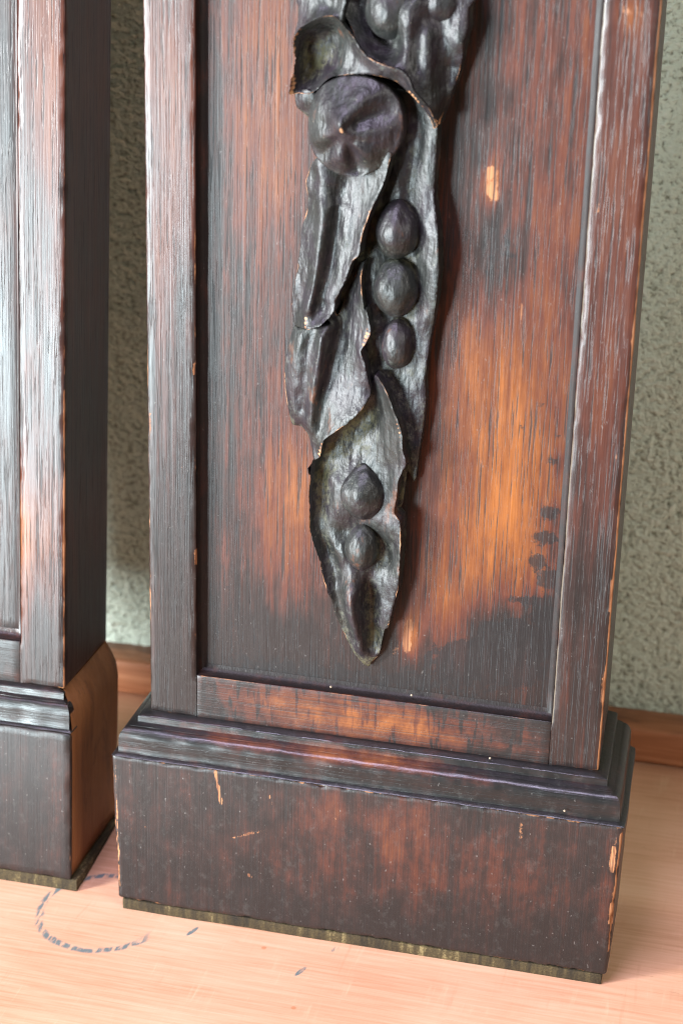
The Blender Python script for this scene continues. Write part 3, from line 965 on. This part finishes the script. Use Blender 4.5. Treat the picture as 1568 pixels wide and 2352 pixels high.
mid = layer('folded_leaf',
    C(c3, (185, 186, 5), (152, 300, 5), (122, 470, 4.5), (127, 650, 4.5), (150, 800, 4), (176, 890, 3), (240, 905, 3.5), (290, 965, 4), (315, 1060, 5.5), (332, 1145, 7.5), (372, 1120, 9), (396, 1012, 10.5), (460, 960, 11.5), (560, 890, 12.4), (650, 810, 12.4),
       (700, 740, 11.2), (736, 660, 9.6), (715, 560, 10.4), (690, 440, 11.2), (664, 370, 11.2), (700, 310, 11.2), (735, 230, 11.2), (724, 150, 11), (702, 60, 10.6)) +
    C(c2, (690, 1250, 10.2), (672, 1100, 10), (668, 1000, 9.6), (690, 900, 9), (655, 925, 7), (620, 1010, 5), (560, 1150, 4), (500, 1280, 4)) +
    C(c3, (470, 60, 4.5), (430, 125, 7), (442, 175, 9.5), (300, 192, 8), (230, 190, 6.4)),
    [C(c3, (438, 200, 10), (420, 340, 10.6), (400, 440, 10.8), (352, 640, 10.8), (316, 810, 10), (316, 950, 8.8)),
     C(c3, (462, 230, 6.6), (440, 400, 7), (412, 560, 7.4), (372, 720, 8.0), (352, 880, 8.2), (350, 1000, 8.6)),
     C(c3, (232, 240, 8.2), (212, 420, 8.8), (200, 620, 8), (200, 800, 6)), C(c3, (350, 230, 9.2), (320, 400, 9.2), (292, 600, 8.6), (270, 800, 7.0)),
     C(c3, (510, 140, 4.6), (505, 320, 5.2), (480, 500, 6.2), (450, 680, 7.4), (430, 850, 8.8)), C(c3, (590, 120, 5.6), (575, 320, 6.2), (560, 480, 7), (560, 680, 8.6)),
     C(c3, (645, 120, 8), (632, 300, 8.6), (630, 460, 9), (655, 600, 9.8))],
    pod, seed=3.0, bare=[([(c3, 712, 130), (c3, 716, 230), (c3, 690, 310), (c3, 680, 390)], 1.3, 1.1), ([(c3, 388, 1030), (c3, 360, 1110)], 1.1, 1.05), ([(c3, 350, 640), (c3, 318, 800)], .4, .8), ([(c3, 300, 830), (c3, 310, 870)], .6, .8)])

left = layer('long_leaf',
    C(c2, (420, 60, 10), (345, 150, 8), (305, 215, 6), (272, 330, 5), (290, 420, 5), (285, 520, 5), (243, 655, 5), (236, 740, 5), (225, 830, 5.5), (214, 950, 6), (190, 1070, 6), (170, 1240, 5), (182, 1290, 5)) +
    C(c3, (180, 135, 5), (206, 184, 6.5), (250, 200, 9), (290, 208, 11.5), (375, 182, 11.8), (430, 130, 11.4), (470, 80, 11.2)) +
    C(c2, (484, 1175, 11), (560, 1020, 12), (600, 900, 13), (650, 850, 13.5), (668, 740, 13.5), (702, 620, 13.5), (742, 520, 13.2), (800, 400, 13), (840, 300, 13), (858, 220, 13), (880, 120, 13), (780, 60, 13), (600, 40, 12)),
    [C(c2, (448, 500, 10.6), (412, 650, 11.6), (392, 800, 12), (372, 950, 12), (332, 1120, 11.6), (298, 1255, 12)),
     C(c2, (486, 520, 8.4), (450, 680, 9), (428, 850, 9.2), (402, 1020, 8.8), (352, 1200, 8.8), (335, 1290, 10)),
     C(c2, (560, 520, 9), (540, 700, 9.8), (520, 860, 10), (480, 1020, 9.8), (430, 1170, 9.8)), C(c2, (760, 300, 10.6), (690, 440, 10.4), (640, 600, 10.8), (600, 780, 11), (560, 900, 11)),
     C(c2, (330, 280, 7), (335, 420, 7.8), (345, 560, 9), (330, 780, 9.8), (305, 980, 9.4), (266, 1150, 8.4), (228, 1240, 7)), C(c2, (300, 640, 7.4), (280, 860, 7.6), (245, 1050, 7.2)),
     C(c2, (345, 180, 8.6), (380, 330, 9), (440, 440, 9.6)), C(c2, (430, 230, 9.2), (460, 330, 9.2)), C(c2, (530, 300, 7.6), (510, 430, 7.4)), C(c2, (640, 310, 8.6), (600, 420, 8.6))],
    pod, seed=4.0, bare=[([(c3, 272, 130), (c3, 270, 190)], 1.2, 1.1), ([(c2, 445, 530), (c2, 405, 680), (c2, 390, 830), (c2, 370, 960)], .4, .85), ([(c2, 330, 1130), (c2, 300, 1240)], .4, .8), ([(c2, 735, 520), (c2, 700, 610)], .5, .9), ([(c2, 850, 200), (c2, 835, 290)], .8, .9), ([(c2, 190, 1260), (c2, 265, 1220)], .4, .8)])

stub = layer('leaf_stub', C(c1, (198, 650, 5), (203, 760, 5), (240, 792, 4.5), (292, 835, 4.5), (340, 770, 7), (350, 680, 8), (280, 640, 8)),
             [C(c1, (250, 720, 7), (300, 730, 7.5))], pod, seed=5.0, edge_amt=.4)

upper_leaf = layer('upper_leaf',
    C(c1, (205, -60, 4), (216, 60, 4), (214, 150, 4), (188, 252, 4), (215, 240, 5), (262, 190, 9), (350, 138, 11), (430, 113, 12.4), (490, 124, 12.8), (530, 166, 12.4), (548, 60, 12.6), (556, -60, 12.8), (380, -70, 9)),
    [C(c1, (340, -30, 8), (365, 60, 9.2), (372, 95, 10)), C(c1, (290, 20, 7), (275, 120, 7)), C(c1, (440, -20, 8.6), (440, 60, 9)), C(c1, (500, -20, 10.8), (490, 60, 10.8))], pod, seed=6.0, bare=[([(c1, 545, 0), (c1, 525, 150)], 1.0, 1.05), ([(c1, 360, 130), (c1, 430, 112), (c1, 490, 125)], .8, 1.0)])

upper = layer('upper_husk',
    C(c1, (556, -60, 8), (560, 100, 9), (606, 210, 10.4), (650, 325, 12), (722, 402, 13.5), (850, 466, 15), (950, 498, 15.6), (1012, 560, 15.6), (1062, 670, 14.6), (1142, 762, 13.4), (1204, 872, 11.4), (1228, 890, 9),
       (1262, 800, 7), (1330, 640, 6), (1374, 500, 6), (1390, 420, 7.4), (1410, 285, 9.4), (1436, 200, 9), (1440, 60, 8.4), (1446, -60, 8)),
    [C(c1, (640, 0, 6), (640, 80, 6.2), (690, 230, 7.2), (760, 330, 8.2), (850, 385, 9), (940, 345, 9.6)), C(c1, (1060, -30, 12.8), (1045, 160, 13.8), (1010, 290, 13.6), (985, 420, 14.6), (1010, 500, 15.4)),
     C(c1, (880, 430, 12.8), (940, 440, 14)), C(c1, (1085, 180, 11.4), (1085, 380, 12), (1070, 500, 13)), C(c1, (1120, 130, 10.4), (1160, 280, 12.2), (1150, 450, 12.8), (1190, 620, 11.6), (1205, 760, 11.4)),
     C(c1, (1230, 250, 9), (1240, 420, 8.6), (1280, 480, 6.4), (1290, 600, 6)), C(c1, (1380, 140, 9.4), (1340, 300, 9.6), (1385, 340, 9)), C(c1, (1230, 160, 8), (1330, 140, 8.6))],
    pod, seed=7.0, bare=[([(c1, 1405, 270), (c1, 1412, 262)], .6, 1.0)])

hood = layer('cupped_hood',
    C(c1, (155, 676, 9), (160, 590, 11.5), (168, 500, 13), (186, 270, 13.5), (242, 190, 13.5), (350, 132, 13.5), (430, 110, 14), (492, 122, 13.4), (535, 168, 13), (562, 205, 12.6), (620, 275, 13.2), (652, 335, 14.2), (722, 412, 15.6), (850, 472, 17), (950, 502, 17.6),
       (1012, 562, 17.6), (1042, 650, 17), (1102, 712, 16), (1152, 772, 15), (1202, 872, 12.6), (1216, 902, 11.4), (1190, 918, 10.4), (1160, 840, 11.6), (1110, 775, 12.6), (1050, 700, 13.4), (1000, 652, 13.8), (930, 588, 14.2), (850, 556, 14.4), (720, 530, 13.4), (600, 530, 12), (450, 552, 10.6), (380, 612, 9.4), (310, 668, 8.4), (212, 668, 7.4)),
    [C(c1, (258, 285, 5), (228, 400, 4), (222, 560, 4)), C(c1, (400, 200, 6), (320, 290, 2.6), (270, 440, 2), (275, 570, 2.6)), C(c1, (480, 230, 5), (420, 380, 2.2), (370, 500, 2.6)), C(c1, (500, 330, 4.4), (450, 450, 4)),
     C(c1, (560, 300, 8.6), (540, 400, 8.6), (500, 500, 7.8)), C(c1, (620, 380, 11.2), (660, 450, 12.6), (800, 508, 15), (960, 556, 15.6))],
    pod, seed=8.0, bare=[([(c1, 250, 195), (c1, 200, 265), (c1, 186, 330)], 1.2, 1.15), ([(c1, 180, 480), (c1, 170, 600), (c1, 160, 665)], 1.4, 1.15), ([(c1, 350, 135), (c1, 300, 165)], .9, 1.0), ([(c1, 1040, 640), (c1, 1100, 712), (c1, 1130, 745)], 1.0, 1.05), ([(c1, 1015, 545), (c1, 1030, 600)], .6, .9)])

berry = layer('berry',
    C(c1, (290, 900, 9), (298, 780, 9.5), (340, 670, 10), (420, 590, 10.5), (530, 545, 11), (640, 535, 11.5), (760, 560, 12), (860, 620, 12), (930, 710, 12), (965, 820, 12), (970, 930, 12), (950, 1030, 12), (900, 1110, 12), (820, 1190, 12), (730, 1245, 12), (640, 1266, 12), (520, 1255, 11), (420, 1202, 10.5), (345, 1122, 9.5), (300, 1020, 9)),
    [C(c1, (540, 935, 21), (543, 890, 21.4), (552, 850, 20)), C(c1, (500, 800, 18.0), (430, 760, 15.4), (350, 800, 13.0)), C(c1, (560, 800, 18.6), (590, 700, 16.0), (620, 610, 13.4)),
     C(c1, (620, 800, 18.4), (700, 720, 16.6), (800, 660, 14)), C(c1, (470, 640, 12.8), (520, 720, 15.6)),
     C(c1, (570, 905, 19), (640, 880, 15.8), (740, 830, 13.8), (890, 800, 12.2)), C(c1, (610, 950, 18.6), (700, 925, 17.0), (800, 905, 15.4), (900, 890, 13.8)), C(c1, (640, 1010, 17.4), (740, 1040, 15.8), (850, 1060, 13.8)),
     C(c1, (525, 975, 18), (470, 1035, 13.2), (385, 1105, 10)), C(c1, (470, 960, 17.4), (410, 990, 15.6), (345, 1015, 12.4)), C(c1, (540, 1030, 16.6), (490, 1100, 14.6), (440, 1160, 12)),
     C(c1, (560, 1010, 16.6), (600, 1090, 12.4), (645, 1225, 10.2)), C(c1, (550, 1090, 15.2), (572, 1180, 12.8)), C(c1, (630, 1050, 17.2), (680, 1110, 15.6), (735, 1190, 12.8)), C(c1, (350, 900, 13.2), (440, 900, 16.2))],
    pod, step=.55, rag=.10, edge_amt=.15, seed=9.0, flow=.06)
# rubbed bright tip of the berry
tip = unproject(*c1(528, 935), YP - .0205 * RELIEF)
me = berry.data
ev = np.zeros(len(me.vertices), dtype=np.float32)
me.attributes['edge'].data.foreach_get('value', ev)
for i, v in enumerate(me.vertices):
    d = math.hypot((v.co.x - tip.x) / .0016, (v.co.z - tip.z) / .0028)
    ev[i] = max(ev[i], 1.1 * max(0, 1 - d * d))
me.attributes['edge'].data.foreach_set('value', ev)

pea(c2, 910, 690, 150, 185, 4.6, 9.0, pod, .22, 1)
pea(c2, 900, 1110, 155, 190, 4.4, 9.2, pod, .10, 2)
pea(c3, 915, 330, 115, 170, 4.0, 7.8, pod, .05, 3)
pea(c4, 665, 235, 166, 185, 4.4, 9.0, pod, .30, 4)
pea(c4, 660, 620, 122, 165, 4.8, 7.6, pod, .16, 5)
pea(c1, 872, 70, 178, 190, 5.4, 9.4, pod, .0, 6)
pea(c1, 860, -170, 160, 190, 5.4, 9.4, pod, .0, 7)
pea(c1, 1230, 10, 150, 135, 4.6, 7.5, pod, .0, 8)

# ------------------------------------------------------------------ the second pilaster, cut by the left edge of the photo
LX = -0.0442 - W                 # its shaft runs from LX to LX + W
LY = 0.0026
D2 = 0.064
LEAN = math.radians(4.2)         # it leans back and stands on its rear lower edge
PIV = Vector((LX + W / 2, LY + D2, TABLE + .0004))
twin = empty('pilaster', PIV)
twin.rotation_euler = (-LEAN, 0, 0)
tag(twin, 'dark oak pilaster at the left edge with a raw orange side on its plinth', 'pilaster', 'pair of carved pilasters')
DZ = PIV.z - ZB                   # its parts are described with the same heights as the first pilaster's


def tlink(name, me, mat):
    o = link(name, me, mat)
    o.parent = twin
    o.location = (-PIV.x, -PIV.y, -ZB)
    return o


wl = blobs([(30, 120, 50, 300, .30), (80, 200, 40, 260, .16), (70, 1250, 60, 160, .30), (30, 1280, 20, 240, .34), (90, 700, 60, 300, .12), (60, 1500, 90, 120, -.12)], LY)
tw = lambda p: draw_in(p, LY, LX)
tlink('carcass', rbox((LX + .0012, LY + .0145, .0002), (LX + W - ST, LY + D2 - .0005, TOP - .001), .001, (.02, .01, .02), warp=tw), M_SIDE)
tlink('stile', rbox((LX, LY, .0001), (LX + ST, LY + .0140, TOP), .0010, (.006, .005, .006)), M_STILE)
tlink('stile', rbox((LX + W - ST, LY, .0001), (LX + W, LY + D2, TOP), .0011, (.0022, .004, .0022), wl, 1.3, warp=stile_warp(5.0, LY, LX), seed=9.9,
      edgefn=lambda p, e: 0.0 if p.x < LX + W - .004 else e * (1.5 if p.z < .14 else 1.0)), M_STILE)
tlink('bottom_rail', rbox((LX + ST + .0001, LY + .0001, .0001), (LX + W - ST - .0001, LY + .0140, ZP), .0004, .004,
      edgefn=lambda p, e: 0 if p.z < .003 else e), M_RAIL)
tlink('panel', rbox((LX + ST + .003, LY + YP, ZP + .003), (LX + W - ST - .003, LY + .0142, TOP - .002), .0004, (.004, .006, .004), wl, 0, edgefn=lambda p, e: 0), M_STILE)
SH = Vector((LX - PIV.x, LY - PIV.y, -ZB))


def twin_copy(o, parent, loc):
    c = o.copy(); COL.objects.link(c); c.parent = parent; c.location = loc
    return c


tlink('panel_moulding', cove_mesh(LX + ST, LX + W - ST, ZP, TOP - .002, LY), M_STILE)
PR2 = [(o * .62 if o > 0 else o, z, e) for o, z, e in PROFILE]
tlink('base_moulding', sweep_moulding(PR2, LX, LX + W - .0022, LY, LY - .0006, lambda p: .04, 4.0), M_MOULD)
O2 = .0084
tlink('plinth', rbox((LX - O2, LY - O2, ZB), (LX + W + O2 - .0022, LY - .0058, ZT - .0006), .0010, (.003, .003, .003), lambda p: .02, 1.3, seed=5.5), M_PLINTH)


def raw_side():
    """Raw sawn side of the plinth: a plain face that starts right behind the front moulding and slopes in to meet the shaft."""
    prof = [(-.0006, -.0001, .0), (.0022, -.0045, .0020), (.0050, -.0100, .0060), (.0060, -.0165, .0064), (.0061, -.0172, .0078)]
    prof += [(.0061 - .0006 * k / 10, ZT + (ZB + .0003 - ZT) * k / 10, .0078) for k in range(1, 11)]
    V, F = [], []
    n = 24
    for o, z, fr in prof:
        for k in range(n + 1):
            y = LY - fr + (D2 + fr) * k / n
            p = Vector((LX + W + o + .0003 * nz(z * 60, y * 40, 2), y, z))
            V.append(tuple(tw(p)))
    m = len(prof)
    for a in range(m - 1):
        for k in range(n):
            F.append((a * (n + 1) + k, (a + 1) * (n + 1) + k, (a + 1) * (n + 1) + k + 1, a * (n + 1) + k + 1))
    # back, bottom and inner closing faces give the block its body
    inn = len(V)
    V += [(LX + W - .03, LY + D2 - .0005, -.0001), (LX + W - .03, LY + D2 - .0005, ZB + .0003), (LX + W - .03, LY, ZB + .0003)]
    nside = len(F)
    F.append([inn, inn + 1] + [a * (n + 1) + n for a in range(m - 1, -1, -1)])
    F.append([inn + 1, inn + 2] + [(m - 1) * (n + 1) + k for k in range(n + 1)])
    me = bpy.data.meshes.new('raw_block')
    me.from_pydata(V, [], F)
    bm = bmesh.new(); bm.from_mesh(me); bmesh.ops.recalc_face_normals(bm, faces=bm.faces); bm.to_mesh(me); bm.free()
    me.polygons.foreach_set('use_smooth', [i < nside for i in range(len(me.polygons))])
    return me


blk = tlink('raw_block', raw_side(), M_RAW)
blk['label'] = 'raw orange wood side of the plinth'


def wedge(p):
    """Solid strip coloured as the shade in the gap that the backward lean opens."""
    q = tw(p)
    if p.z < ZB - .0003: q.z = ZB - .0003 - (PIV.y - p.y) * math.tan(LEAN)
    return q


tlink('base_shade_strip', rbox((LX - .006, LY - O2 + .0005, ZB - .002), (LX + W + .0090, LY + D2 - .001, ZB - .00005), .0003, (.004, .01, .002), warp=wedge), M_SHADE_STRIP)  # dark wedge in place of the shade under the raised front
cc = twin_copy(pod, twin, SH)
for ch in list(pod.children):
    twin_copy(ch, cc, ch.location)

# ------------------------------------------------------------------ crumbs
M_CRUMB = plain('pale_crumb', (.34, .27, .19))
def crumb(px, py, y, r, label):
    p = unproject(px, py, y)
    bm = bmesh.new()
    bmesh.ops.create_icosphere(bm, subdivisions=3, radius=r)
    for v in bm.verts:
        v.co *= 1 + .35 * nz(v.co.x / r * 1.3 + px, v.co.y / r * 1.3, v.co.z / r * 1.3)
    me = bpy.data.meshes.new('crumb'); bm.to_mesh(me); bm.free()
    me.polygons.foreach_set('use_smooth', [True] * len(me.polygons))
    o = link('crumb', me, M_CRUMB, None, p)
    return tag(o, label, 'crumb', 'pale crumbs on the pilaster')
crumb(945, 1597, .003, .0005, 'pale crumb on the lower edge of the panel right of the pod tip')
crumb(760, 1578, .003, .0005, 'tiny pale crumb on the lower edge of the panel left of the pod tip')
crumb(1125, 1742, -.0028, .0005, 'tan crumb on the top ledge of the base moulding')
crumb(1296, 1863, -.0128, .0005, 'small whitish crumb on the lowest ledge of the base moulding')
